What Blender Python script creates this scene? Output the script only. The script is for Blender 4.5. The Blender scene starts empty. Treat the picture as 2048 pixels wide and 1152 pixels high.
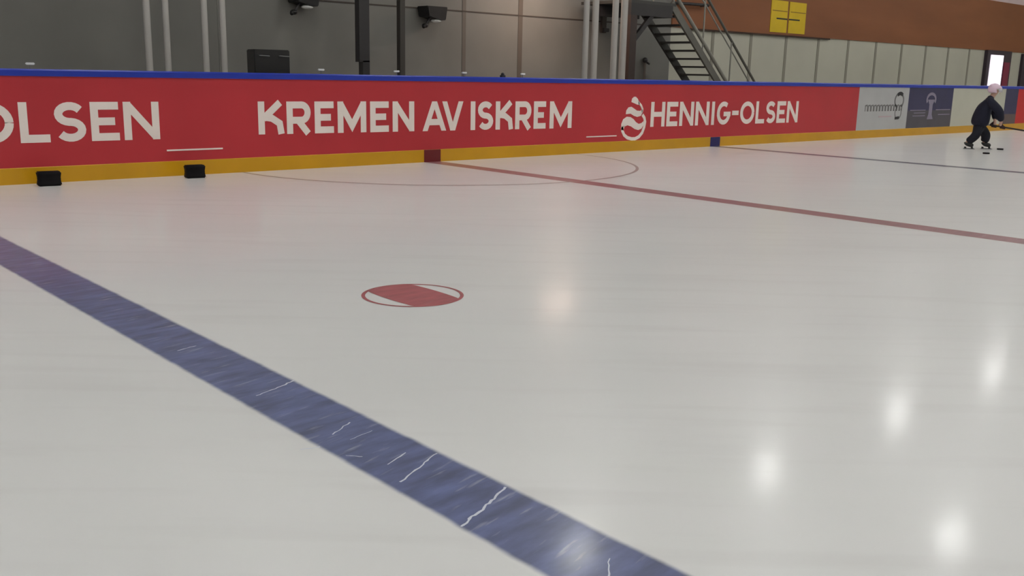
import bpy, bmesh, math, random
from mathutils import Vector, Matrix, noise
random.seed(7)
S = bpy.context.scene
C = S.collection
PI = math.pi

# ------------------------------------------------------------------ camera
YAW, PITCH, ROLL = 0.73282, 0.21964, 0.02189
CAM = Vector((-8.5276, -11.2784, 1.2891))
cam = bpy.data.cameras.new('camera')
cam.sensor_width = 36.0
cam.lens = 1927.96 / 2048 * 36.0
cam.clip_end = 200
cam_o = bpy.data.objects.new('camera', cam)
C.objects.link(cam_o)
fw = Vector((math.sin(YAW)*math.cos(PITCH), math.cos(YAW)*math.cos(PITCH), -math.sin(PITCH)))
rt = Vector((math.cos(YAW), -math.sin(YAW), 0))
up = rt.cross(fw)
r2 = math.cos(ROLL)*rt + math.sin(ROLL)*up
u2 = -math.sin(ROLL)*rt + math.cos(ROLL)*up
M = Matrix((r2, u2, -fw)).transposed().to_4x4()
M.translation = CAM
cam_o.matrix_world = M
S.camera = cam_o
# ------------------------------------------------------------------ view, world
S.view_settings.view_transform = 'Standard'
S.view_settings.look = 'None'
S.view_settings.exposure = 0.0
S.view_settings.gamma = 1.0
S.view_settings.use_curve_mapping = False
w = bpy.data.worlds.new('world'); S.world = w
w.use_nodes = True
w.node_tree.nodes['Background'].inputs[0].default_value = (0.5, 0.55, 0.6, 1)
w.node_tree.nodes['Background'].inputs[1].default_value = 0.3
LAMP_STRENGTH = 50.0
WARM_POWER = 27.0

# ------------------------------------------------------------------ helpers
def lin(c):
    return tuple(((v/255)/12.92 if v/255 <= 0.04045 else ((v/255+0.055)/1.055)**2.4) for v in c)

def mat(name, col, rough=0.6, metal=0.0, var=0.0, vscale=3.0, emit=None, bump=0.0, spec=0.5, stretch=(1, 1, 1), coat=0.0):
    m = bpy.data.materials.new(name); m.use_nodes = True
    nt = m.node_tree; b = nt.nodes['Principled BSDF']
    b.inputs['Roughness'].default_value = rough
    b.inputs['Metallic'].default_value = metal
    b.inputs['Specular IOR Level'].default_value = spec
    b.inputs['Coat Weight'].default_value = coat
    tc = nt.nodes.new('ShaderNodeTexCoord')
    mp = nt.nodes.new('ShaderNodeMapping'); mp.inputs['Scale'].default_value = stretch
    nt.links.new(tc.outputs['Object'], mp.inputs['Vector'])
    nz = nt.nodes.new('ShaderNodeTexNoise'); nz.inputs['Scale'].default_value = vscale
    nz.inputs['Detail'].default_value = 5
    nt.links.new(mp.outputs['Vector'], nz.inputs['Vector'])
    rp = nt.nodes.new('ShaderNodeValToRGB')
    v = max(var, 0.02)
    rp.color_ramp.elements[0].position = 0.3; rp.color_ramp.elements[1].position = 0.7
    rp.color_ramp.elements[0].color = (*[c*(1-v) for c in col], 1)
    rp.color_ramp.elements[1].color = (*[min(1, c*(1+v)) for c in col], 1)
    nt.links.new(nz.outputs['Fac'], rp.inputs['Fac'])
    nt.links.new(rp.outputs['Color'], b.inputs['Base Color'])
    if bump:
        bp = nt.nodes.new('ShaderNodeBump'); bp.inputs['Strength'].default_value = bump
        nt.links.new(nz.outputs['Fac'], bp.inputs['Height']); nt.links.new(bp.outputs['Normal'], b.inputs['Normal'])
    if emit:
        b.inputs['Emission Color'].default_value = (*col, 1); b.inputs['Emission Strength'].default_value = emit
    return m

def link(name, me, m=None, parent=None, loc=None):
    o = bpy.data.objects.new(name, me); C.objects.link(o)
    if m is not None and me is not None:
        me.materials.append(m)
    if parent is not None: o.parent = parent
    if loc is not None: o.location = loc
    return o

def obj(name, bm, m, parent=None, smooth=False, loc=None):
    bmesh.ops.recalc_face_normals(bm, faces=bm.faces)
    me = bpy.data.meshes.new(name); bm.to_mesh(me); bm.free()
    if smooth:
        for p in me.polygons: p.use_smooth = True
    return link(name, me, m, parent, loc)

def box(bm, x0, x1, y0, y1, z0, z1, bev=0.0):
    n = bmesh.ops.create_cube(bm, size=1)
    vs = n['verts']
    for v in vs:
        v.co = Vector(((x0+x1)/2+v.co.x*(x1-x0), (y0+y1)/2+v.co.y*(y1-y0), (z0+z1)/2+v.co.z*(z1-z0)))
    if bev:
        es = list({e for v in vs for e in v.link_edges})
        bmesh.ops.bevel(bm, geom=es, offset=bev, segments=2, affect='EDGES')
    return bm

def bx(*a, bev=0.0):
    return box(bmesh.new(), *a, bev=bev)

def tube(bm, a, b, r0, r1=None, seg=12):
    a, b = Vector(a), Vector(b); d = b-a
    q = d.to_track_quat('Z', 'Y').to_matrix().to_4x4(); q.translation = (a+b)/2
    bmesh.ops.create_cone(bm, cap_ends=True, segments=seg, radius1=r0, radius2=r0 if r1 is None else r1, depth=d.length, matrix=q)
    return bm

def bar(bm, a, b, w_, h_):
    # rectangular bar from a to b; w_ across Y, h_ in the vertical plane
    a, b = Vector(a), Vector(b); d = (b-a).normalized()
    s = Vector((0, 1, 0)) if abs(d.y) < .9 else Vector((1, 0, 0))
    s = (s - d*s.dot(d)).normalized(); t = d.cross(s)
    vs = []
    for p in (a, b):
        for i, j in ((-1, -1), (1, -1), (1, 1), (-1, 1)):
            vs.append(bm.verts.new(p+s*i*w_/2+t*j*h_/2))
    for f in ((0, 1, 2, 3), (7, 6, 5, 4), (0, 4, 5, 1), (1, 5, 6, 2), (2, 6, 7, 3), (3, 7, 4, 0)):
        bm.faces.new([vs[k] for k in f])
    return bm

def ball(bm, c, r, sc=(1, 1, 1), seg=16):
    m4 = Matrix.Translation(c) @ Matrix.Diagonal((*sc, 1))
    bmesh.ops.create_uvsphere(bm, u_segments=seg, v_segments=max(8, seg//2), radius=r, matrix=m4)
    return bm

def prism(bm, pts, y0, y1):
    # polygon in XZ extruded between y0 and y1
    a = [bm.verts.new((x, y0, z)) for x, z in pts]; b = [bm.verts.new((x, y1, z)) for x, z in pts]
    n = len(pts)
    bm.faces.new(a); bm.faces.new(b[::-1])
    for i in range(n):
        bm.faces.new([a[i], b[i], b[(i+1) % n], a[(i+1) % n]])
    return bm

def stroke(bm, pts, wd, y0, y1):
    # thick polyline in XZ with mitred joints, given real thickness
    n = len(pts); P = [Vector(p) for p in pts]
    L, R_ = [], []
    for i in range(n):
        d0 = (P[i]-P[i-1]).normalized() if i else None
        d1 = (P[i+1]-P[i]).normalized() if i < n-1 else None
        d0 = d0 or d1; d1 = d1 or d0
        n0 = Vector((-d0.y, d0.x)); n1 = Vector((-d1.y, d1.x))
        m = (n0+n1)
        m = m.normalized() if m.length > 1e-6 else n0
        k = min(1/max(m.dot(n0), .35), 2.2)
        L.append(P[i]+m*wd/2*k); R_.append(P[i]-m*wd/2*k)
    rows = []
    for i in range(n):
        rows.append([bm.verts.new((q.x, yy, q.y)) for q, yy in ((L[i], y0), (R_[i], y0), (R_[i], y1), (L[i], y1))])
    for i in range(n-1):
        for k in range(4):
            bm.faces.new([rows[i][k], rows[i][(k+1) % 4], rows[i+1][(k+1) % 4], rows[i+1][k]])
    bm.faces.new(rows[0]); bm.faces.new(rows[-1][::-1])
    return bm

def tag(o, label, cat, group=None):
    o['label'] = label; o['category'] = cat
    if group: o['group'] = group
    return o

def empty(name, loc=(0, 0, 0), rz=0):
    o = bpy.data.objects.new(name, None); C.objects.link(o)
    o.location = loc; o.rotation_euler = (0, 0, rz); o.empty_display_size = .1
    return o

def struct(o):
    o['kind'] = 'structure'; return o

def copy_tree(o, parent=None):
    c = o.copy(); C.objects.link(c)
    if parent is not None: c.parent = parent
    for ch in list(o.children): copy_tree(ch, c)
    return c

# ------------------------------------------------------------------ ice materials
def ice_mat(name, paint=None, halfw=0.15, axis='X', soft=0.012, streak=0.0, dens=0.9):
    """white ice; with paint = colour of a line frozen under the surface, fading at its edges"""
    m = bpy.data.materials.new(name); m.use_nodes = True
    nt = m.node_tree; b = nt.nodes['Principled BSDF']; N = nt.nodes.new; Lk = nt.links.new
    geo = N('ShaderNodeNewGeometry')
    def nz(scale, st=(1, 1, 1), det=4, rot=0.0):
        mp = N('ShaderNodeMapping'); mp.vector_type = 'TEXTURE'; mp.inputs['Scale'].default_value = [1/q for q in st]; mp.inputs['Rotation'].default_value = (0, 0, rot)
        n = N('ShaderNodeTexNoise'); n.inputs['Scale'].default_value = scale; n.inputs['Detail'].default_value = det
        Lk(geo.outputs['Position'], mp.inputs['Vector']); Lk(mp.outputs['Vector'], n.inputs['Vector']); return n.outputs['Fac']
    r = N('ShaderNodeValToRGB')
    r.color_ramp.elements[0].position = .35; r.color_ramp.elements[1].position = .7
    r.color_ramp.elements[0].color = (.775, .778, .768, 1); r.color_ramp.elements[1].color = (.81, .812, .80, 1)
    Lk(nz(.55, (.7, 2.2, 1), 4, -.73), r.inputs['Fac'])
    # skate-worn streaks running roughly along the rink
    r2_ = N('ShaderNodeValToRGB')
    r2_.color_ramp.elements[0].position = .52; r2_.color_ramp.elements[1].position = .80
    r2_.color_ramp.elements[0].color = (0, 0, 0, 1); r2_.color_ramp.elements[1].color = (1, 1, 1, 1)
    Lk(nz(2.2, (.3, 2.6, 1), 5, -.73), r2_.inputs['Fac'])
    mx = N('ShaderNodeMix'); mx.data_type = 'RGBA'
    Lk(r2_.outputs['Color'], mx.inputs[0]); Lk(r.outputs['Color'], mx.inputs[6]); mx.inputs[7].default_value = (.735, .73, .72, 1)
    col = mx.outputs[2]
    if paint is not None:
        sx = N('ShaderNodeSeparateXYZ')
        tc = N('ShaderNodeTexCoord'); Lk(tc.outputs['Object'], sx.inputs[0])
        ab = N('ShaderNodeMath'); ab.operation = 'ABSOLUTE'; Lk(sx.outputs[axis], ab.inputs[0])
        ad = N('ShaderNodeMath'); ad.operation = 'MULTIPLY_ADD'; Lk(nz(9, (1, 1, 1), 6), ad.inputs[0])
        ad.inputs[1].default_value = .016; Lk(ab.outputs[0], ad.inputs[2])
        mr = N('ShaderNodeMapRange'); mr.interpolation_type = 'SMOOTHSTEP'
        mr.inputs['From Min'].default_value = halfw-soft+.008; mr.inputs['From Max'].default_value = halfw+soft+.008
        mr.inputs['To Min'].default_value = dens; mr.inputs['To Max'].default_value = 0
        Lk(ad.outputs[0], mr.inputs['Value'])
        pr = N('ShaderNodeValToRGB')
        pr.color_ramp.elements[0].position = .3; pr.color_ramp.elements[1].position = .72
        pr.color_ramp.elements[0].color = (*[c*(1-.42*streak) for c in paint], 1)
        pr.color_ramp.elements[1].color = (*[min(1, c*(1+.38*streak)) for c in paint], 1)
        Lk(nz(9, (.55, 1.9, 1), 8, .12), pr.inputs['Fac'])
        # pale frost scratches
        fr = N('ShaderNodeValToRGB'); fr.color_ramp.elements[0].position = .6; fr.color_ramp.elements[1].position = .76
        fr.color_ramp.elements[0].color = (0, 0, 0, 1); fr.color_ramp.elements[1].color = (.55*streak,)*3+(1,)
        Lk(nz(10, (.5, 3.6, 1), 7, .25), fr.inputs['Fac'])
        m3 = N('ShaderNodeMix'); m3.data_type = 'RGBA'
        Lk(fr.outputs['Color'], m3.inputs[0]); Lk(pr.outputs['Color'], m3.inputs[6]); m3.inputs[7].default_value = (.5, .52, .6, 1)
        m2 = N('ShaderNodeMix'); m2.data_type = 'RGBA'
        Lk(mr.outputs[0], m2.inputs[0]); Lk(col, m2.inputs[6]); Lk(m3.outputs[2], m2.inputs[7])
        col = m2.outputs[2]
    Lk(col, b.inputs['Base Color'])
    b.inputs['Roughness'].default_value = .30
    b.inputs['IOR'].default_value = 1.31
    b.inputs['Coat Weight'].default_value = .26
    b.inputs['Coat IOR'].default_value = 1.31
    b.inputs['Coat Roughness'].default_value = .12
    bp = N('ShaderNodeBump'); bp.inputs['Strength'].default_value = .05; bp.inputs['Distance'].default_value = .02
    Lk(nz(3.0, (1, 1, 1), 3), bp.inputs['Height'])
    Lk(bp.outputs['Normal'], b.inputs['Normal']); Lk(bp.outputs['Normal'], b.inputs['Coat Normal'])
    return m

BLUE = lin((88, 98, 142)); RED = lin((140, 66, 74)); 
M_ice = ice_mat('ice')
# ------------------------------------------------------------------ the setting
floor = struct(obj('floor', bx(-33, 35.5, -31, 0.03, -.2, 0), M_ice))
M_walk = mat('concrete_floor', (.3, .29, .28), .8, var=.2)
struct(obj('floor', bx(-33, 35.5, .03, 4.0, -.2, 0), M_walk))

LB, LR, LF = -6.7566, 0.0, 6.7462      # near blue line, centre line, far blue line (world X)
def rink_line(name, x, hw, mater, label):
    bm = bmesh.new(); bm.faces.new([bm.verts.new(q) for q in ((-hw-.03, -11, .0007), (hw+.03, -11, .0007), (hw+.03, 14.985, .0007), (-hw-.03, 14.985, .0007))])
    o = obj(name, bm, mater, floor, loc=(x, -15.0, 0)); o['label'] = label; return o
rink_line('blue_line', LB, .147, ice_mat('near_blue_paint', BLUE, .147, 'X', .014, 1.0, .93), 'wide blue line scratched by skates')
rink_line('centre_line', LR, .145, ice_mat('red_paint', lin((150, 92, 98)), .145, 'X', .012, .4, .9), 'red centre line')
rink_line('blue_line', LF, .145, ice_mat('far_blue_paint', lin((70, 70, 95)), .12, 'X', .02, .4, .9), 'thin dark far blue line')

# the referee semicircle on the boards
bm = bmesh.new(); RR = 2.9685
K = 96
for i in range(K):
    a0, a1 = PI*i/K, PI*(i+1)/K
    q = []
    for a, r_ in ((a0, RR-.022), (a1, RR-.022), (a1, RR+.022), (a0, RR+.022)):
        q.append(bm.verts.new((r_*math.cos(a), min(-r_*math.sin(a), -.013), .0014)))
    bm.faces.new(q)
bmesh.ops.remove_doubles(bm, verts=bm.verts, dist=.0005)
o = obj('semicircle_line', bm, ice_mat('thin_red_paint', lin((128, 100, 96)), 50, 'X', .01, 0, .75), floor)
o['label'] = 'thin dark red semicircle line against the boards'

# neutral zone spot: ring, and a barrel shape between two white lenses
SX, SY = -5.2644, -6.7812
M_spot = ice_mat('spot_paint', lin((178, 92, 98)), 50, 'X', .01, .5, .95)
bm = bmesh.new()
K = 72
for i in range(K):
    a0, a1 = 2*PI*i/K, 2*PI*(i+1)/K
    bm.faces.new([bm.verts.new((SX+r_*math.cos(a), SY+r_*math.sin(a), .0014)) for a, r_ in ((a0, .278), (a1, .278), (a1, .30), (a0, .30))])
# barrel between two chords, turned to the rink axes
def spot_pt(x, y):
    return bm.verts.new((SX+x, SY+y, .0014))
K = 24
for i in range(K):
    t0, t1 = -1+2*i/K, -1+2*(i+1)/K
    def hw(t):
        yy = t*.278
        return min(.155+.02*(1-t*t), math.sqrt(max(.28**2-yy*yy, 0)))
    bm.faces.new([spot_pt(-hw(t0), t0*.278), spot_pt(hw(t0), t0*.278), spot_pt(hw(t1), t1*.278), spot_pt(-hw(t1), t1*.278)])
bmesh.ops.remove_doubles(bm, verts=bm.verts, dist=.0005)
o = obj('face_off_spot', bm, M_spot, floor); o['label'] = 'round red face-off spot with two white crescents'

# pale skate cuts across the near blue line
M_cut = mat('frost', (.68, .71, .8), .5)
def cut(pts, wd):
    bm = bmesh.new()
    P = [Vector(p) for p in pts]; fine = []
    for a, b_ in zip(P, P[1:]):
        for k in range(6):
            t = k/6; q = a.lerp(b_, t); fine.append(q+Vector((random.uniform(-1, 1), random.uniform(-1, 1)))*wd*.5)
    fine.append(P[-1])
    prev = None
    for i, q in enumerate(fine):
        d = (fine[min(i+1, len(fine)-1)]-fine[max(i-1, 0)]).normalized(); n = Vector((-d.y, d.x))*wd/2*random.uniform(.5, 1.1)
        cur = (bm.verts.new((q.x+n.x, q.y+n.y, .0018)), bm.verts.new((q.x-n.x, q.y-n.y, .0018)))
        if prev: bm.faces.new([prev[0], prev[1], cur[1], cur[0]])
        prev = cur
    o = obj('skate_cut', bm, M_cut, floor)
CUTS = __import__('json').loads('''[[[[-6.62, -9.146], [-6.718, -9.199], [-6.821, -9.239], [-6.902, -9.274]], 0.01], [[[-6.622, -8.79], [-6.719, -8.84], [-6.859, -8.908]], 0.008], [[[-6.609, -7.784], [-6.722, -7.83], [-6.823, -7.862]], 0.008], [[[-6.699, -8.717], [-6.81, -8.767]], 0.006], [[[-6.691, -8.349], [-6.809, -8.418]], 0.006], [[[-6.708, -9.677], [-6.802, -9.76]], 0.006], [[[-6.905, -8.493], [-6.97, -8.47]], 0.005], [[[-6.707, -7.038], [-6.809, -7.065]], 0.006], [[[-6.675, -8.474], [-6.786, -8.499]], 0.004], [[[-6.878, -8.613], [-6.837, -8.657]], 0.005]]''')
for c_ in CUTS: cut(c_[0], c_[1])

# ------------------------------------------------------------------ hall shell
M_grey = mat('grey_wall_panel', lin((122, 120, 115)), .5, var=.09, vscale=.8, bump=.02)
M_joint = mat('wall_joint', lin((92, 84, 76)), .7)
M_jfaint = mat('faint_joint', lin((104, 97, 90)), .6)
M_jdark = mat('panel_joint', lin((70, 62, 56)), .7)
M_white = mat('white_wall_panel', lin((200, 198, 182)), .5, var=.05, vscale=.6)
M_wj = mat('white_wall_joint', lin((150, 146, 132)), .6)
M_brown = mat('brown_wall', lin((147, 90, 54)), .6, var=.12, vscale=.5, stretch=(.5, 1, 3))
M_pale = mat('pale_upper_wall', lin((225, 205, 205)), .6)
M_ceil = mat('ceiling', (.42, .40, .37), .8, var=.1)
XS = 10.15
wb = obj('wall_back', bx(-33, XS, 4.0, 4.3, 0, 7.6), M_grey); struct(wb)
for x, ww in ((-8.1, .05), (-4.7, .05), (-1.3, .05), (3.80, .09), (5.29, .12)):
    obj('panel_joint', bx(x-ww/2, x+ww/2, 3.992, 4.0, 0, 7.6), M_joint if x > 4 else M_jfaint if x > 3 else M_grey, wb)
obj('panel_joint', bx(-8, XS, 3.990, 4.0, 2.43, 2.455), M_jdark, wb)
wr = obj('wall_back', bx(XS, 35.5, 4.0, 4.3, 0, 2.44), M_white); struct(wr)
for i in range(-2, 9):
    x = 15.07+1.633*i
    obj('panel_joint', bx(x-.055, x+.055, 3.988, 4.0, 0, 2.44), M_wj, wr)
wu = obj('wall_back', bx(XS, 35.5, 3.97, 4.3, 2.44, 4.15), M_brown); struct(wu)
struct(obj('trim_1', bx(10.8, 17.2, 3.93, 3.97, 2.40, 2.44), mat('dark_batten', lin((62, 40, 28)), .7)))
struct(obj('wall_back', bx(XS, 35.5, 4.0, 4.3, 4.15, 7.6), M_pale))
struct(obj('wall_right', bx(35.5, 35.8, -31, 4.3, 0, 7.6), M_white))
struct(obj('wall_left', bx(-33.3, -33, -31, 4.3, 0, 7.6), M_grey))
struct(obj('wall_front', bx(-33.3, 35.8, -31.3, -31, 0, 7.6), M_white))
struct(obj('ceiling', bx(-33.3, 35.8, -31.3, 4.3, 7.6, 7.8), M_ceil))

# far doorway with daylight behind its glass
M_dframe = mat('dark_door_frame', lin((60, 48, 58)), .5)
d1 = obj('door_1', bx(27.75, 29.85, 3.88, 4.0, 0, 2.45), M_dframe); struct(d1)
obj('door_glass', bx(28.02, 29.1, 3.86, 3.88, 1.0, 2.29), mat('daylit_glass', (1, .9, 1), .3, emit=.85), d1)
obj('door_panel', bx(29.22, 29.72, 3.86, 3.88, .3, 2.05), mat('dark_red_paint', lin((140, 40, 70)), .5), d1)
d2 = obj('door_2', bx(31.0, 32.4, 3.9, 4.0, 0, 2.4), M_dframe); struct(d2)
obj('door_handle', tube(bmesh.new(), (31.15, 3.85, 1.0), (31.15, 3.85, 1.2), .015), M_joint, d2)

# ------------------------------------------------------------------ dasher boards
PATH = [Vector((-16.0, 0)), Vector((-8.0, 0)), Vector((0, 0)), Vector((8, 0)), Vector((16, 0))]
XC, RC = 21.6, 8.5
for k in range(25):
    a = PI/2*k/24
    PATH.append(Vector((XC+RC*math.sin(a), -RC+RC*math.cos(a))))
PATH.append(Vector((XC+RC, -16)))
def board_sweep(prof, s0=None, s1=None, path=PATH):
    """sweep a closed (offset, z) profile along the board line; offset > 0 is outside the rink"""
    bm = bmesh.new(); rows = []
    n = len(path)
    for i, p in enumerate(path):
        d = (path[min(i+1, n-1)]-path[max(i-1, 0)]).normalized(); nn = Vector((-d.y, d.x))
        rows.append([bm.verts.new((p.x+nn.x*o_, p.y+nn.y*o_, z)) for o_, z in prof])
    m = len(prof)
    for i in range(n-1):
        for k in range(m):
            bm.faces.new([rows[i][k], rows[i][(k+1) % m], rows[i+1][(k+1) % m], rows[i+1][k]])
    bm.faces.new(rows[0]); bm.faces.new(rows[-1][::-1])
    return bm
def rect(a, b, c, d): return [(a, c), (b, c), (b, d), (a, d)]
M_core = mat('board_core', lin((170, 170, 168)), .35, var=.03)
M_yel = mat('yellow_kick_plate', (.62, .32, .003), .35, var=.08, vscale=1.2)
M_blue = mat('blue_cap_rail', lin((22, 50, 165)), .38, var=.06)
M_redp = mat('red_advert', lin((190, 50, 58)), .42, var=.06, vscale=.9, spec=.4)
M_txt = mat('white_print', lin((244, 232, 224)), .45, var=.03)
M_whp = mat('white_advert', lin((184, 184, 184)), .4, var=.03)
M_navy = mat('navy_advert', lin((48, 46, 84)), .4, var=.1)
M_charc = mat('charcoal_advert', lin((76, 72, 80)), .4, var=.08)
M_blk = mat('black_print', lin((30, 30, 34)), .5)
M_gry = mat('grey_print', lin((118, 116, 116)), .5)
M_pink = mat('pale_pink_print', lin((190, 165, 172)), .5)
M_lil = mat('pale_lilac_print', lin((140, 132, 152)), .5)
db = empty('dasher_board', (0, 0, 0))
tag(db, 'rink boards with blue cap rail, yellow kick plate and red advertising along the ice edge', 'rink boards')
obj('board_panel', board_sweep(rect(0, .06, 0, 1.15)), M_core, db)
obj('kick_plate', board_sweep([(-.012, 0), (0, 0), (0, .178), (-.008, .178), (-.012, .172)]), M_yel, db)
obj('cap_rail', board_sweep([(-.02, 1.145), (.10, 1.145), (.10, 1.20), (.085, 1.22), (-.005, 1.22), (-.02, 1.205)]), M_blue, db)
def steel_posts():
    for i in range(16):
        x = -14.9+2.4*i
        obj('support_post', bx(x-.03, x+.03, .06, .14, 0, 1.14), M_gry, db)
steel_posts()
obj('line_marker', bx(-.15, .15, -.014, -.010, .001, .177), mat('dark_red_mark', lin((112, 14, 24)), .4), db)['label'] = 'dark red line marker'
obj('line_marker', bx(LF-.15, LF+.15, -.014, -.010, .001, .177), mat('dark_blue_mark', lin((28, 26, 100)), .4), db)['label'] = 'dark blue line marker'
obj('line_marker', bx(LB-.15, LB+.15, -.014, -.010, .001, .177), bpy.data.materials['dark_blue_mark'], db)['label'] = 'dark blue line marker'
M_capw = mat('white_cap', (.8, .8, .8), .4)
for x in (-5.33, -1.77, -.57, .64, 1.81):
    bm = bx(x-.045, x+.045, .05, .08, 1.262, 1.286, bev=.006)
    pc = obj('post_cap', bm, M_capw, db)
    obj('cap_stem', bx(x-.006, x+.006, .059, .071, 1.219, 1.264), M_gry, pc)
bm = bx(1.36, 1.43, .04, .09, 1.22, 1.25); ball(bm, (1.395, .065, 1.262), .028)
obj('latch', bm, M_blk, db)
for x0, x1, z in ((-3.92, -3.22, .305), (3.21, 3.95, .272)):
    o = obj('gate_strip', bx(x0, x1, -.012, -.003, z-.009, z+.009), M_txt, db); o['label'] = 'thin white strip low on the red board'

# ---- lettering
def arc(cx, cz, rx, rz, a0, a1, n=14):
    return [(cx+rx*math.cos(math.radians(a0+(a1-a0)*k/n)), cz+rz*math.sin(math.radians(a0+(a1-a0)*k/n))) for k in range(n+1)]
def glyph(bm, ch, x0, x1, z0, z1, sw, y0=-.0065, y1=-.0025):
    W_, H_ = x1-x0, z1-z0; h = sw/2
    cnt = [0]
    def T(pts):
        stroke(bm, pts, sw, y0-cnt[0]*.0004, y1); cnt[0] += 1
    l, r, b, t, cx, cz = x0+h, x1-h, z0+h, z1-h, (x0+x1)/2, (z0+z1)/2
    if ch == 'K':
        T([(l, z0), (l, z1)]); T([(x1-sw*.62, z1-.012), (l+h*.6, cz-.01)]); 
        T([(l+h, cz+.01), (cx+.01, cz-.005), (x1-sw*.75, cz-.07), (x1-sw*.5, z0)])
    elif ch == 'R':
        T([(l, z0), (l, z1)])
        m = z0+H_*.42
        T([(l, t)]+arc(r-(t-m)/2*.9, (t+m)/2, (t-m)/2*.9, (t-m)/2, 90, -90)+[(l, m)])
        T([(cx-.01, m), (x1-sw*.45, z0)])
    elif ch == 'E':
        T([(x1, t), (l, t), (l, b), (x1, b)]); T([(l, cz), (x1-sw*.5, cz)])
    elif ch == 'M':
        T([(l, z0), (l, z1)]); T([(r, z0), (r, z1)]); T([(l, z1-sw*.3), (cx, z0+H_*.22), (r, z1-sw*.3)])
    elif ch == 'N':
        T([(l, z0), (l, z1)]); T([(r, z0), (r, z1)]); T([(l, z1-sw*.3), (r, z0+sw*.3)])
    elif ch == 'A':
        prism(bm, [(x0, z0), (x0+sw, z0), (cx+h, z1), (cx-h, z1)], y0, y1); prism(bm, [(x1-sw, z0), (x1, z0), (cx+h, z1), (cx-h, z1)], y0-.0003, y1); cnt[0] = 2; T([(x0+W_*.25, z0+H_*.3), (x1-W_*.25, z0+H_*.3)])
    elif ch == 'V':
        prism(bm, [(x0, z1), (x0+sw, z1), (cx+h, z0), (cx-h, z0)], y0-.0007, y1); prism(bm, [(x1-sw, z1), (x1, z1), (cx+h, z0), (cx-h, z0)], y0-.001, y1)
    elif ch == 'I':
        T([(cx, z0), (cx, z1)])
    elif ch == 'H':
        T([(l, z0), (l, z1)]); T([(r, z0), (r, z1)]); T([(l, cz), (r, cz)])
    elif ch == 'L':
        T([(l, z1), (l, b), (x1, b)])
    elif ch == '-':
        T([(x0, cz), (x1, cz)])
    elif ch == 'O':
        T(arc(cx, cz, W_/2-h, H_/2-h, 0, 360, 30))
    elif ch == 'G':
        T(arc(cx, cz, W_/2-h, H_/2-h, 55, 355, 24)+[(x1-h, cz-sw*.1)]); T([(cx, cz-sw*.2), (x1, cz-sw*.2)])
    elif ch == 'S':
        q = (t-b)/4; rx = W_/2-h
        up_ = arc(cx, t-q, rx, q, 30, 265, 14); lo = arc(cx, b+q, rx, q, 85, -150, 14)
        T(up_+lo)
def word(text, z0, z1, sw, parent, label):
    """text = list of (char, x0, x1)"""
    bm = bmesh.new()
    for ch, a, b_, dz in text:
        glyph(bm, ch, a, b_, z0+dz, z1+dz*.4, sw)
    o = obj('lettering', bm, M_txt, parent); o['label'] = label; return o
def spread(chars, x0, x1, gap=.28):
    wd = {'I': .32, '-': .5, 'M': 1.12, 'O': 1.12, 'G': 1.02, 'N': .98, 'H': .92, 'L': .72, 'E': .74, 'S': .78}
    tot = sum(wd[c] for c in chars)+gap*(len(chars)-1)
    u = (x1-x0)/tot; x = x0; out = []
    for c in chars:
        out.append((c, x, x+wd[c]*u, 0)); x += (wd[c]+gap)*u
    return out
def panel(x0, x1, m, label, z0=.178, z1=1.145):
    o = obj('advertising_panel', bx(x0, x1, -.003, 0, z0, z1), m, db); o['label'] = label; return o
pr = panel(-15.9, 11.97, M_redp, 'long red advertising panel with white lettering')
KI = [('K', -2.729, -2.367, 0.006), ('R', -2.331, -1.983, 0.003), ('E', -1.923, -1.636, 0.001), ('M', -1.575, -1.125, -0.002), ('E', -1.06, -0.755, -0.005), ('N', -0.688, -0.319, -0.007), ('A', -0.17, 0.255, -0.011), ('V', 0.182, 0.573, -0.013), ('I', 0.697, 0.823, -0.016), ('S', 0.857, 1.158, -0.017), ('K', 1.208, 1.566, -0.02), ('R', 1.608, 1.946, -0.022), ('E', 2.0, 2.262, -0.024), ('M', 2.35, 2.849, -0.027)]
word([(c, a, b_, dz) for c, a, b_, dz in KI], .455, .868, .088, pr, 'white letters KREMEN AV ISKREM')
def hennig(x0, x1, z0, z1, lx, par):
    word(spread('HENNIG-OLSEN', x0, x1, .13), z0, z1, .086, par, 'white letters of a hyphenated name beside the emblem')
    # ice cream emblem, drawn from its own outline
    def U(u, v): return (lx+(u-210)/9.6*.0131, 1.045-v/9.6*.0086+(z0-.40))
    bm = bmesh.new(); ya, yb = -.0065, -.0025
    prism(bm, [U(*q) for q in ((385, 235), (395, 170), (430, 135), (465, 135), (505, 175), (535, 235), (545, 285), (500, 285), (450, 262))], ya, yb)
    stroke(bm, [U(*q) for q in ((520, 240), (575, 300), (605, 370), (600, 430))], .042, ya, yb)
    prism(bm, [U(*q) for q in ((290, 465), (295, 395), (335, 335), (390, 325), (450, 365), (500, 400), (560, 405), (605, 380), (608, 440), (580, 500), (510, 520), (450, 500), (380, 455))], ya, yb)
    prism(bm, [U(*q) for q in ((215, 760), (212, 650), (245, 560), (310, 512), (380, 520), (440, 560), (490, 620), (545, 655), (600, 640), (640, 600), (640, 680), (600, 750), (540, 775), (470, 752), (400, 700), (330, 675), (275, 700), (255, 770))], ya, yb)
    stroke(bm, [U(*q) for q in ((610, 480), (650, 540), (668, 620), (655, 720), (620, 830), (560, 905), (490, 940), (420, 940), (340, 915), (275, 860), (238, 780), (230, 700))], .058, ya, yb)
    o = obj('emblem', bm, M_txt, par); o['label'] = 'white ice cream emblem with wavy layers'
hennig(4.83, 9.54, .405, .84, 4.06, pr)
hennig(-8.71, -3.99, .44, .872, -9.45, pr)
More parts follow.
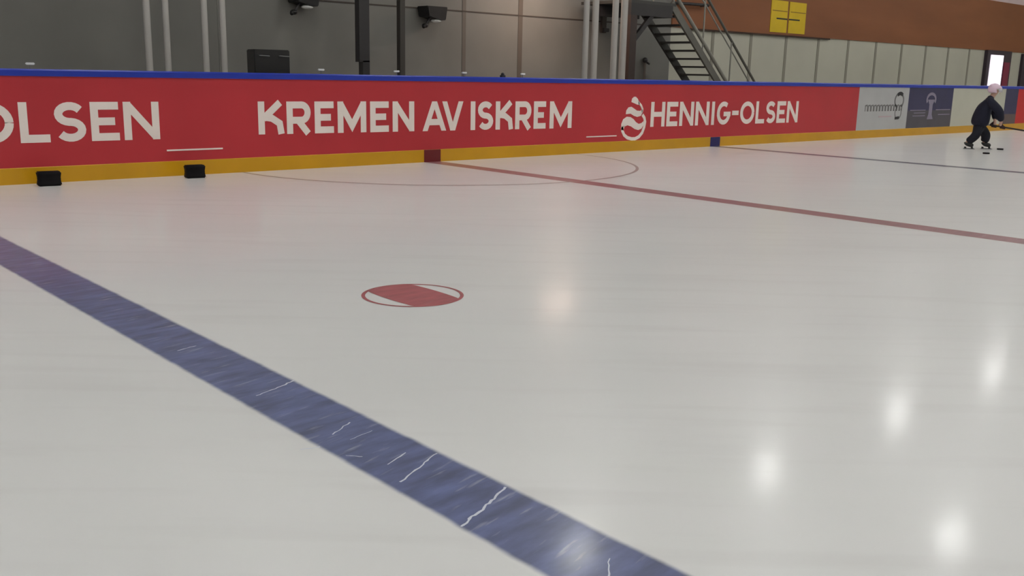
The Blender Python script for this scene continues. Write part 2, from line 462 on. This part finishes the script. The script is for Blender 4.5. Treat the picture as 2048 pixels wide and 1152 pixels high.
# white panel with dark emblem
pw = panel(11.97, 14.32, M_whp, 'white advertising panel with grey line of print and ring emblem')
bm = bmesh.new(); x = 12.30
for k in range(13):
    # small upright strokes joined by arches: a line of print too blurred to read
    stroke(bm, [(x, .60), (x, .74)], .03, -.0065, -.0025)
    stroke(bm, [(x, .725), (x+.07, .74), (x+.10, .70), (x+.10, .60)], .028, -.0065, -.0025)
    x += .135
o = obj('lettering', bm, M_gry, pw); o['label'] = 'small grey line of print'
bm = bmesh.new()
stroke(bm, [(12.95, .475), (13.55, .475)], .03, -.0065, -.0025)
obj('lettering', bm, M_pink, pw)['label'] = 'faint pink line of print'
bm = bmesh.new(); stroke(bm, arc(13.86, .84, .21, .17, -60, 240, 26), .05, -.0065, -.0025)
stroke(bm, arc(13.86, .56, .15, .15, 110, 400, 22), .03, -.0065, -.0025)
obj('emblem', bm, M_gry, pw)['label'] = 'grey double ring emblem'
bm = bmesh.new(); stroke(bm, arc(13.88, .84, .2, .165, 50, 130, 10), .085, -.0072, -.0066)
obj('emblem_accent', bm, M_blk, pw)['label'] = 'black arch over the ring emblem'
bm = bmesh.new(); stroke(bm, [(13.72, .425), (13.93, .445)], .06, -.0072, -.0066)
obj('emblem_accent', bm, M_blk, pw)['label'] = 'black foot of the ring emblem'
# navy over charcoal panel
pn = panel(14.32, 16.69, M_navy, 'navy and charcoal advertising panel with pale emblem')
obj('lower_band', bx(14.32, 16.69, -.0045, -.003, .178, .60), M_charc, pn)
bm = bmesh.new()
stroke(bm, arc(15.5, .86, .23, .14, -30, 210, 20), .07, -.0075, -.0046)
prism(bm, [(15.32, .86), (15.42, .74), (15.42, .50), (15.36, .38), (15.68, .38), (15.6, .50), (15.6, .74), (15.70, .86)], -.0075, -.0046)
obj('emblem', bm, M_lil, pn)['label'] = 'pale tree-like emblem'
bm = bmesh.new()
for x0, x1, z in ((14.45, 15.25, .605), (14.65, 15.25, .54), (14.6, 15.25, .47), (15.8, 16.6, .61), (15.95, 16.6, .49)):
    stroke(bm, [(x0, z), (x1, z)], .02, -.0075, -.0046)
obj('lettering', bm, M_lil, pn)['label'] = 'thin pale lines of print'
panel(16.69, 19.96, mat('cream_advert', lin((196, 194, 178)), .4), 'plain off-white advertising panel behind the skater')
pd = panel(19.96, 20.82, M_navy, 'dark navy advertising panel beside the skater')
obj('lower_band', bx(19.96, 20.82, -.0045, -.003, .178, .45), mat('brown_band', lin((96, 78, 76)), .5), pd)
panel(20.82, 21.6, mat('bright_red_advert', lin((205, 30, 34)), .4), 'bright red advertising panel at the far corner')

# ------------------------------------------------------------------ black blocks and pucks on the ice
M_rub = mat('black_rubber', (.008, .007, .008), .7, var=.2, spec=.15)
def block(x, y, w_, d_, h_, rz, label):
    prof = []
    bm = bx(-w_/2, w_/2, -d_/2, d_/2, 0, h_)
    bmesh.ops.subdivide_edges(bm, edges=[e for e in bm.edges if abs(e.verts[0].co.z-e.verts[1].co.z) > .01], cuts=3)
    for v in bm.verts:
        k = v.co.z/h_
        if .1 < k < .9:
            s = 1-.10*(1-abs(k-.5)*2); v.co.x *= s; v.co.y *= s
    bmesh.ops.bevel(bm, geom=[e for e in bm.edges], offset=.012, segments=2, affect='EDGES')
    o = obj('rubber_block', bm, M_rub, None, smooth=True, loc=(x, y, 0)); o.rotation_euler.z = rz
    tag(o, label, 'block', 'black rubber blocks along the boards')
block(-5.33, -.26, .235, .14, .152, -.1, 'black rubber block on the ice by the kick plate, nearer the left edge')
block(-3.72, -.30, .225, .14, .150, -.1, 'black rubber block on the ice below the thin white strip, right one of two')
def puck(x, y, label):
    bm = bmesh.new(); bmesh.ops.create_cone(bm, cap_ends=True, segments=28, radius1=.06, radius2=.06, depth=.026, matrix=Matrix.Translation((0, 0, .013)))
    bmesh.ops.bevel(bm, geom=list(bm.edges), offset=.002, segments=1, affect='EDGES')
    tag(obj('puck', bm, M_rub, None, loc=(x, y, 0)), label, 'puck', 'pucks by the skater')
puck(10.15, -3.67, 'black puck on the ice nearest the camera, below the skater')
puck(11.62, -3.33, 'black puck on the ice just in front of the skater')

# ------------------------------------------------------------------ behind the boards
M_pole = mat('white_painted_steel', lin((182, 178, 173)), .4, var=.04)
M_dark = mat('dark_steel', lin((46, 43, 44)), .5, var=.1)
def pole(x, y, r_, label, h=6.2, m=M_pole):
    root = empty('steel_pole', (x, y, 0))
    obj('pole_tube', tube(bmesh.new(), (0, 0, .012), (0, 0, h), r_, seg=20), m, root, smooth=False)
    obj('base_plate', bx(-.11, .11, -.11, .11, 0, .012, bev=.003), m, root)
    tag(root, label, 'pole', 'white poles behind the boards')
pole(-3.47, 1.5, .043, 'white steel pole behind the boards, leftmost of all poles')
pole(-3.22, 1.5, .040, 'white steel pole behind the boards, second from the left')
pole(-2.69, 1.5, .040, 'white steel pole behind the boards, third from the left')
pole(-2.43, 1.5, .040, 'white steel pole behind the boards, just left of the black cabinet')
pole(4.66, 1.5, .055, 'white pole left of the stairs, first of four right-hand poles')
pole(4.90, 1.5, .062, 'white pole left of the stairs, second of four right-hand poles')
pole(5.44, 1.5, .060, 'white pole left of the stairs, third of four right-hand poles')
pole(5.69, 1.5, .066, 'white pole beside the dark stair post, last of four right-hand poles')

# dark column with a foot that steps inward, and thin post
root = empty('steel_column', (-.18, 1.5, 0))
obj('shaft', bx(-.10, .08, -.06, .06, 1.40, 7.6), M_dark, root)
obj('foot', bx(-.04, .08, -.06, .06, 0.02, 1.42), M_dark, root)
obj('base_plate', bx(-.16, .16, -.14, .14, 0, .02), M_dark, root)
tag(root, 'thick dark steel column behind the red board above KREMEN', 'column')
root = empty('steel_post', (1.16, 2.4, 0))
obj('shaft', bx(-.05, .05, -.05, .05, .01, 7.6), mat('brown_grey_steel', lin((66, 61, 56)), .5), root)
obj('base_plate', bx(-.1, .1, -.1, .1, 0, .01), M_dark, root)
tag(root, 'thin dark grey post right of the thick steel column', 'post')

# black cabinet
cb = empty('storage_cabinet', (-2.13, .8, 0), -.15)
bm = bx(-.245, .245, -.15, .15, .03, 1.52, bev=.012)
for v in bm.verts:
    if v.co.z > 1: v.co.y += .02
    if v.co.z < 1: v.co.x *= .97
M_cab = mat('black_laminate', lin((26, 24, 25)), .4, var=.1)
obj('cabinet_body', bm, M_cab, cb)
M_slit = mat('grey_metal', lin((150, 150, 150)), .3, metal=.6)
for x in (-.12, .15):
    bm = bmesh.new(); tube(bm, (x-.055, -.165, 1.44), (x+.055, -.215, 1.435), .006)
    tube(bm, (x-.055, -.165, 1.44), (x-.055, -.135, 1.44), .005); tube(bm, (x+.055, -.215, 1.435), (x+.055, -.19, 1.435), .005)
    obj('handle', bm, M_slit, cb)['label'] = 'dull metal handle'
for x in (-.2, .2):
    for y in (-.1, .1):
        obj('foot', bx(x-.03, x+.03, y-.03, y+.03, 0, .03), M_rub, cb)
tag(cb, 'black box-shaped cabinet standing behind the boards right of the white poles', 'cabinet')

# wall fixtures: black housing, pale lens and small camera ball below
M_lens = mat('pale_lens', lin((235, 235, 232)), .25)
def fixture(x, z, label):
    root = empty('wall_fixture', (x, 4.0, z))
    bm = prism(bmesh.new(), [(-.24, .22), (.24, .22), (.20, -.02), (.08, -.03), (-.02, .01), (-.20, .03)], -.36, -.03)
    bmesh.ops.bevel(bm, geom=list(bm.edges), offset=.012, segments=2, affect='EDGES')
    obj('housing', bm, M_cab, root)
    obj('bracket', bx(-.08, .08, -.03, -.001, .02, .22), M_dark, root)
    obj('lens', ball(bmesh.new(), (.03, -.27, -.04), .1, (1.1, .8, .36)), M_lens, root, smooth=True)['label'] = 'pale lens'
    bm = tube(bmesh.new(), (-.1, -.25, .03), (-.2, -.27, -.12), .022)
    obj('arm', bm, M_dark, root)
    bm = ball(bmesh.new(), (-.235, -.28, -.135), .055, (1.2, 1, .8)); tube(bm, (-.24, -.28, -.14), (-.30, -.32, -.165), .03)
    obj('camera_head', bm, M_cab, root, smooth=True)
    tag(root, label, 'fixture', 'black fixtures on the grey wall')
fixture(.14, 2.34, 'black wall fixture with pale lens left of the thick dark column')
fixture(2.88, 2.25, 'black wall fixture with pale lens, right of the thin post')
# bracket between the right-hand poles, and pipe with valve
root = empty('wall_bracket', (7.78, 4.0, 2.2))
obj('plate', bx(-.09, .05, -.06, -.001, .0, .5), M_jdark, root)
obj('clamp', bx(-.08, .09, -.12, -.05, .02, .10, bev=.01), M_dark, root)
tag(root, 'small dark bracket on the grey wall between the right-hand white poles', 'bracket')
root = empty('water_pipe', (9.2, 3.94, 0))
obj('pipe', tube(bmesh.new(), (0, 0, 0), (0, 0, 1.58), .03), mat('grey_pipe', lin((104, 96, 90)), .5), root)
bm = ball(bmesh.new(), (.0, 0, 1.64), .065, (1.1, .9, 1)); tube(bm, (0, 0, 1.62), (.13, -.02, 1.56), .025)
obj('valve', bm, M_dark, root, smooth=True)
tag(root, 'slim grey pipe with dark valve on the wall left of the stairs', 'pipe')

# yellow posters on the brown wall
M_yp = mat('yellow_poster', lin((232, 196, 20)), .5, var=.05)
for a, b_, lab in ((14.2, 14.98, 'left yellow poster of a pair on the brown wall'), (15.06, 15.88, 'right yellow poster of a pair on the brown wall')):
    root = empty('poster', ((a+b_)/2, 3.97, 2.5)); hw_ = (b_-a)/2
    obj('sheet', bx(-hw_, hw_, -.012, -.001, 0, .82), M_yp, root)
    s = 1 if a < 15 else -1
    obj('print_line', bx(-hw_*.85, hw_*.95, -.014, -.012, .545, .565), mat('brown_ink', lin((150, 105, 20)), .5), root)
    x0, x1 = (-.12, hw_) if s > 0 else (-hw_, .12)
    obj('print_dash', bx(x0, x1, -.015, -.012, .34, .375), M_blk, root)
    tag(root, lab, 'poster', 'yellow posters')

# stairs along the wall, climbing to the left onto a landing
M_st = mat('stair_steel', lin((58, 57, 54)), .5, var=.1)
M_st2 = mat('stair_steel_light', lin((104, 102, 94)), .5, var=.1)
M_rail = mat('handrail_steel', lin((150, 148, 138)), .4)
st = empty('steel_stairs', (11.2, 2.9, 0))
YF, YB = 2.4-2.9, 3.30-2.9
slope = 1.06/1.19
def SXZ(z): return 8.72+(2.29-z)/slope-11.2     # local x of the front nosing line at height z
def sline(z0, z1, y, dz=0): return (SXZ(z0), y, z0+dz), (SXZ(z1), y, z1+dz)
obj('stringer', bar(bmesh.new(), *sline(.02, 2.80, YF), .05, .16), M_st2, st)
obj('stringer', bar(bmesh.new(), *sline(.02, 2.80, YB), .05, .17), M_st, st)
z = 2.72
while z > .1:
    x = SXZ(z)
    obj('tread', bx(x-.13, x+.13, YF+.025, YB-.025, z-.02, z+.02), M_st, st)
    z -= .1735
# handrail: mid rail and top rail with posts on the front side
obj('handrail', tube(bmesh.new(), *sline(.1, 2.80, YF, .30), .042), M_rail, st)
obj('handrail', tube(bmesh.new(), *sline(-.15, 2.80, YF, 1.30), .03), M_st2, st)
obj('handrail', tube(bmesh.new(), *sline(-.15, 2.80, YF, 1.10), .016), M_rail, st)
for zz in (-.12, .8, 1.75):
    x = SXZ(zz)
    obj('rail_post', tube(bmesh.new(), (x, YF, max(zz, 0)), (x, YF, zz+1.3), .018), M_rail, st)
# landing
LX0, LX1 = 6.86-11.2, SXZ(2.78)+.12
obj('landing', bx(LX0, LX1, YF-.03, YB+.5, 2.74, 2.80), M_st, st)
obj('landing_beam', bx(LX0, LX1-.1, YF-.03, YF+.05, 2.50, 2.74), M_dark, st)
obj('landing_beam', bx(LX0, LX1-.1, YB, YB+.08, 2.50, 2.74), M_dark, st)
obj('support_post', bx(LX0, LX0+.20, YF-.03, YF+.15, 0, 2.5), mat('dark_brown_steel', lin((60, 46, 42)), .5), st)
obj('brace', bar(bmesh.new(), (LX0+.15, YF+.03, 1.98), (LX0+.72, YF+.03, 2.52), .07, .10), M_dark, st)
for x in (LX0+.02, (LX0+LX1)/2, LX1-.05):
    obj('rail_post', tube(bmesh.new(), (x, YF, 2.8), (x, YF, 3.8), .02), M_rail, st)
obj('handrail', tube(bmesh.new(), (LX0, YF, 3.8), (LX1, YF, 3.8), .028), M_st2, st)
tag(st, 'dark steel open-tread staircase rising left along the back wall', 'stairs')
root = empty('wall_rail', (11.0, 3.9, 2.98))
obj('rail', tube(bmesh.new(), (-1.0, -.05, 0), (.35, -.05, .02), .035), M_dark, root)
for x in (-.7, .2): obj('bracket', bx(x-.02, x+.02, -.05, .069, -.02, .02), M_dark, root)
tag(root, 'short black rail high on the brown wall above the stairs', 'rail')

# ------------------------------------------------------------------ lamps
M_house = mat('lamp_housing', (.6, .6, .6), .4)
M_led = mat('led_diffuser', (.985, .985, .965), .5, emit=LAMP_STRENGTH)
def lamp(x, y):
    root = empty('ceiling_lamp', (x, y, 7.0))
    obj('lamp_housing', bx(-.42, .42, -.25, .25, .01, .12, bev=.01), M_house, root)
    obj('led_panel', bx(-.38, .38, -.22, .22, 0, .01), M_led, root)
    for s in (-.35, .35): obj('suspension_rod', tube(bmesh.new(), (s, 0, .12), (s, 0, .6), .006, seg=6), M_house, root)
    tag(root, 'white LED lamp hanging under the hall ceiling', 'lamp', 'ceiling lamps')
    return root
lp = lamp(2.88, -.5)
for j, y in enumerate((-.5, -4.5, -9.5, -14.5, -20, -26)):
    for i in range(-5, 6):
        if j == 0 and i == 0: continue
        c_ = copy_tree(lp); c_.location = (2.88+5.83*i, y, 7.0)
# warm floodlight on the grey wall, above the frame
wl = empty('wall_floodlight', (5.5, 4.0, 3.42))
tilt = Matrix.Translation((0, -1.3, 0)) @ Matrix.Rotation(math.radians(9), 4, 'X')
bm = bx(-.62, .62, -.27, .27, .0, .14, bev=.01); bmesh.ops.transform(bm, matrix=tilt, verts=bm.verts)
obj('lamp_housing', bm, M_cab, wl)
bm = bmesh.new(); tube(bm, (0, -1.3, .12), (0, -.01, .30), .03)
obj('bracket', bm, M_dark, wl)
M_warm = mat('warm_lens', (1.0, .74, .60), .4, emit=WARM_POWER)
bm = bx(-.58, .58, -.24, .24, -.012, 0); bmesh.ops.transform(bm, matrix=tilt, verts=bm.verts)
obj('lamp_lens', bm, M_warm, wl)
tag(wl, 'small warm floodlight on the grey wall above the wall fixtures', 'lamp')

# ------------------------------------------------------------------ the skater
def skin(name, chain, m, parent, sub=2, root=0):
    """chain: list of (co, radius, parent_index)"""
    me = bpy.data.meshes.new(name)
    me.from_pydata([c[0] for c in chain], [(i, c[2]) for i, c in enumerate(chain) if c[2] is not None], [])
    o = link(name, me, m, parent)
    md = o.modifiers.new('Skin', 'SKIN'); md.use_smooth_shade = True; md.branch_smoothing = .6
    lay = me.skin_vertices[0].data if me.skin_vertices else None
    if lay is None:
        bm = bmesh.new(); bm.from_mesh(me); bm.verts.layers.skin.verify(); bm.to_mesh(me); bm.free(); lay = me.skin_vertices[0].data
    for i, c in enumerate(chain):
        r_ = c[1]; lay[i].radius = r_ if isinstance(r_, tuple) else (r_, r_)
        lay[i].use_root = (i == root)
    ms = o.modifiers.new('Subdivision', 'SUBSURF'); ms.levels = sub; ms.render_levels = sub
    return o
sk = empty('skater', (11.25, -3.04, 0), math.atan2(-.922, .386))
SHEAR = .155
M_skin = mat('skin', lin((200, 160, 140)), .5)
M_jer = mat('navy_jersey', lin((13, 15, 38)), .8, var=.2, vscale=12)
M_pant = mat('black_navy_trousers', lin((16, 17, 30)), .85, var=.2, vscale=10)
M_glv = mat('maroon_black_glove', lin((52, 26, 34)), .7, var=.3, vscale=14)
M_helm = mat('pale_pink_helmet', lin((232, 205, 222)), .3)
M_boot = mat('black_boot', lin((26, 26, 26)), .5)
M_steel = mat('blade_steel', (.6, .6, .62), .25, metal=1)
PEL = (.03, 0, .53)
body = [(PEL, .08, None), ((.11, 0, .70), .09, 0), ((.20, 0, .88), .10, 1), ((.28, 0, .99), .085, 2), ((.33, 0, 1.06), .045, 3), ((.36, 0, 1.12), .075, 4), ((.375, 0, 1.18), .078, 5),
        ((.25, -.14, .97), .055, 3), ((.43, -.20, .75), .043, 7), ((.445, -.09, .55), .03, 8), ((.43, -.02, .48), .03, 9),
        ((.25, .14, .97), .055, 3), ((.33, .22, .76), .043, 11), ((.34, .12, .56), .03, 12), ((.335, .06, .48), .03, 13),
        ((.02, -.09, .47), .06, 0), ((.02, -.12, .30), .045, 15), ((-.185, -.14, .14), .036, 16), ((-.18, -.14, .10), .03, 17), ((-.15, -.14, .08), .025, 18),
        ((.05, .09, .47), .06, 0), ((.175, .11, .30), .045, 20), ((.125, .10, .14), .036, 21), ((.13, .10, .10), .03, 22), ((.16, .10, .08), .025, 23)]
skin('body', body, M_skin, sk)
jersey = [((.045, 0, .43), (.20, .17), None), ((.08, 0, .58), (.215, .19), 0), ((.145, 0, .78), (.205, .195), 1), ((.235, 0, .95), (.165, .15), 2), ((.305, 0, 1.035), .075, 3),
          ((.25, -.16, .95), .10, 3), ((.34, -.20, .86), .09, 5), ((.43, -.205, .76), .082, 6), ((.447, -.09, .565), .062, 7),
          ((.25, .16, .95), .10, 3), ((.30, .21, .86), .09, 9), ((.345, .225, .75), .078, 10), ((.358, .128, .58), .062, 11)]
skin('jersey', jersey, M_jer, sk)
pants = [((.05, 0, .54), .13, None), ((.04, -.02, .46), .15, 0), ((.02, -.10, .38), .115, 1), ((.0, -.13, .29), .095, 2), ((-.09, -.14, .20), .085, 3), ((-.185, -.14, .135), .075, 4),
         ((.09, .08, .42), .13, 1), ((.175, .11, .30), .10, 6), ((.155, .10, .20), .085, 7), ((.125, .10, .135), .075, 8)]
skin('trousers', pants, M_pant, sk)
# helmet: shell open at the face
HC = Vector((.365, 0, 1.165))
bm = bmesh.new(); bmesh.ops.create_uvsphere(bm, u_segments=28, v_segments=18, radius=.118, matrix=Matrix.Translation(HC) @ Matrix.Diagonal((1.12, .92, 1.02, 1)))
bmesh.ops.delete(bm, geom=[v for v in bm.verts if (v.co.x > HC.x+.045 and v.co.z < HC.z+.02) or v.co.z < HC.z-.075], context='VERTS')
h_ = obj('helmet', bm, M_helm, sk, smooth=True)
md = h_.modifiers.new('Solidify', 'SOLIDIFY'); md.thickness = .012; md.offset = -1
bm = bmesh.new()
for s in (-1, 0, 1):
    stroke(bm, [(HC.x-.07, HC.z+.100), (HC.x, HC.z+.118), (HC.x+.06, HC.z+.105)], .012, s*.035-.006, s*.035+.006)
obj('helmet_ridge', bm, M_helm, h_)
# visor and face
bm = bmesh.new()
K = 12
for i in range(K):
    a0, a1 = -1.05+2.1*i/K, -1.05+2.1*(i+1)/K
    bm.faces.new([bm.verts.new((HC.x+.128*math.cos(a)*1.05, .112*math.sin(a), zz)) for a, zz in ((a0, 1.19), (a1, 1.19), (a1, 1.12), (a0, 1.12))])
bmesh.ops.remove_doubles(bm, verts=bm.verts, dist=.0005)
vm = mat('clear_visor', (.75, .75, .8), .1); vm.node_tree.nodes['Principled BSDF'].inputs['Alpha'].default_value = .35
v_ = obj('visor', bm, vm, sk, smooth=True); md = v_.modifiers.new('Solidify', 'SOLIDIFY'); md.thickness = .003
for s in (-1, 1):
    obj('eye', ball(bmesh.new(), (.448, s*.028, 1.155), .010), M_blk, sk, smooth=True)
obj('nose', ball(bmesh.new(), (.458, 0, 1.13), .014, (1.1, .8, 1.2)), M_skin, sk, smooth=True)
obj('mouth', ball(bmesh.new(), (.446, 0, 1.095), .014, (.5, 1.4, .4)), mat('lip', lin((160, 90, 90)), .5), sk, smooth=True)
# stick
A, B = Vector((.20, .10, .49)), Vector((.86, -.12, .405))
dS = (B-A).normalized()
def glove(name, wrist, at, side):
    """at = point on the stick the fingers close round"""
    wv, av = Vector(wrist), Vector(at)
    pal = av+Vector((-.005, side*.030, .022))
    ch = [(tuple(wv), .040, None), (tuple((wv+pal)/2), .042, 0), (tuple(pal), .040, 1)]
    L_ = (.050, .058, .054, .042)
    for k in range(4):
        off = dS*((k-1.5)*.023)
        b0 = pal+off+Vector((.016, 0, -.004)); b1 = b0+Vector((.026, -side*.012, -.022)); b2 = b1+Vector((-.010, -side*L_[k]*.5, -.028)); b3 = b2+Vector((-.024, -side*.004, .004))
        n0 = len(ch)
        ch += [(tuple(b0), .014, 2), (tuple(b1), .013, n0), (tuple(b2), .012, n0+1), (tuple(b3), .010, n0+2)]
    n0 = len(ch); t0 = pal-dS*.034+Vector((.0, -side*.015, -.008)); t1 = t0+Vector((.012, -side*.03, -.014)); t2 = t1+Vector((.014, -side*.012, -.02))
    ch += [(tuple(t0), .016, 1), (tuple(t1), .014, n0), (tuple(t2), .011, n0+1)]
    return skin(name, ch, M_glv, sk, sub=1)
glove('glove', (.445, -.085, .545), tuple(A+dS*.26), -1)
glove('glove', (.355, .125, .565), tuple(A+dS*.10), 1)
for s, ax, ay, tx in ((0, -.185, -.14, .0), (1, .125, .10, .0)):
    boot = [((ax, ay, .17), .062, None), ((ax+.0, ay, .11), .060, 0), ((ax+.06, ay, .088), .052, 1), ((ax+.13, ay, .078), .042, 2), ((ax-.035, ay, .085), .045, 1)]
    skin('skate_boot', boot, M_boot, sk)
    bt = [c for c in sk.children if c.name.startswith('skate_boot')][-1]
    bm = bmesh.new()
    for x0 in (ax-.03, ax+.09): box(bm, x0-.02, x0+.02, ay-.008, ay+.008, .018, .052)
    box(bm, ax-.06, ax+.13, ay-.006, ay+.006, .014, .024)
    obj('blade_holder', bm, M_boot, bt)
    obj('blade', prism(bmesh.new(), [(ax-.075, .016), (ax-.07, .004), (ax-.05, .0005), (ax+.12, .0005), (ax+.145, .006), (ax+.15, .016)], ay-.002, ay+.002), M_steel, bt)
tag(sk, 'person in navy hockey kit and pale pink helmet, skating bent forward near the far boards', 'person')
for c_ in list(sk.children)+[g for c in sk.children for g in c.children]:
    for v in c_.data.vertices: v.co.x -= SHEAR*v.co.z      # the lean of the pose
A.x -= SHEAR*A.z; B.x -= SHEAR*B.z
# hockey stick (held, so a thing of its own), in world space via the skater's frame
SM = Matrix.Translation(sk.location) @ Matrix.Rotation(sk.rotation_euler.z, 4, 'Z')
hs = empty('hockey_stick', SM @ A)
iv = Matrix.Translation(-(SM @ A)) @ SM
a_, b_ = iv @ A, iv @ B
obj('shaft', bar(bmesh.new(), a_, b_, .022, .03), mat('dark_stick', lin((40, 34, 34)), .5), hs)
dd = (b_-a_).normalized()
bl = b_+dd*.10+Vector((0, 0, -.03))
bm = bar(bmesh.new(), b_-dd*.01, bl, .014, .06); bar(bm, bl-dd*.01, bl+Vector((.05, -.10, -.006)), .012, .055)
obj('blade', bm, M_boot, hs)
obj('grip', bar(bmesh.new(), a_-dd*.02, a_+dd*.05, .028, .036), M_pole, hs)['label'] = 'white taped grip'
tag(hs, "dark hockey stick held low in the skater's gloves, pointing ahead", 'hockey stick')
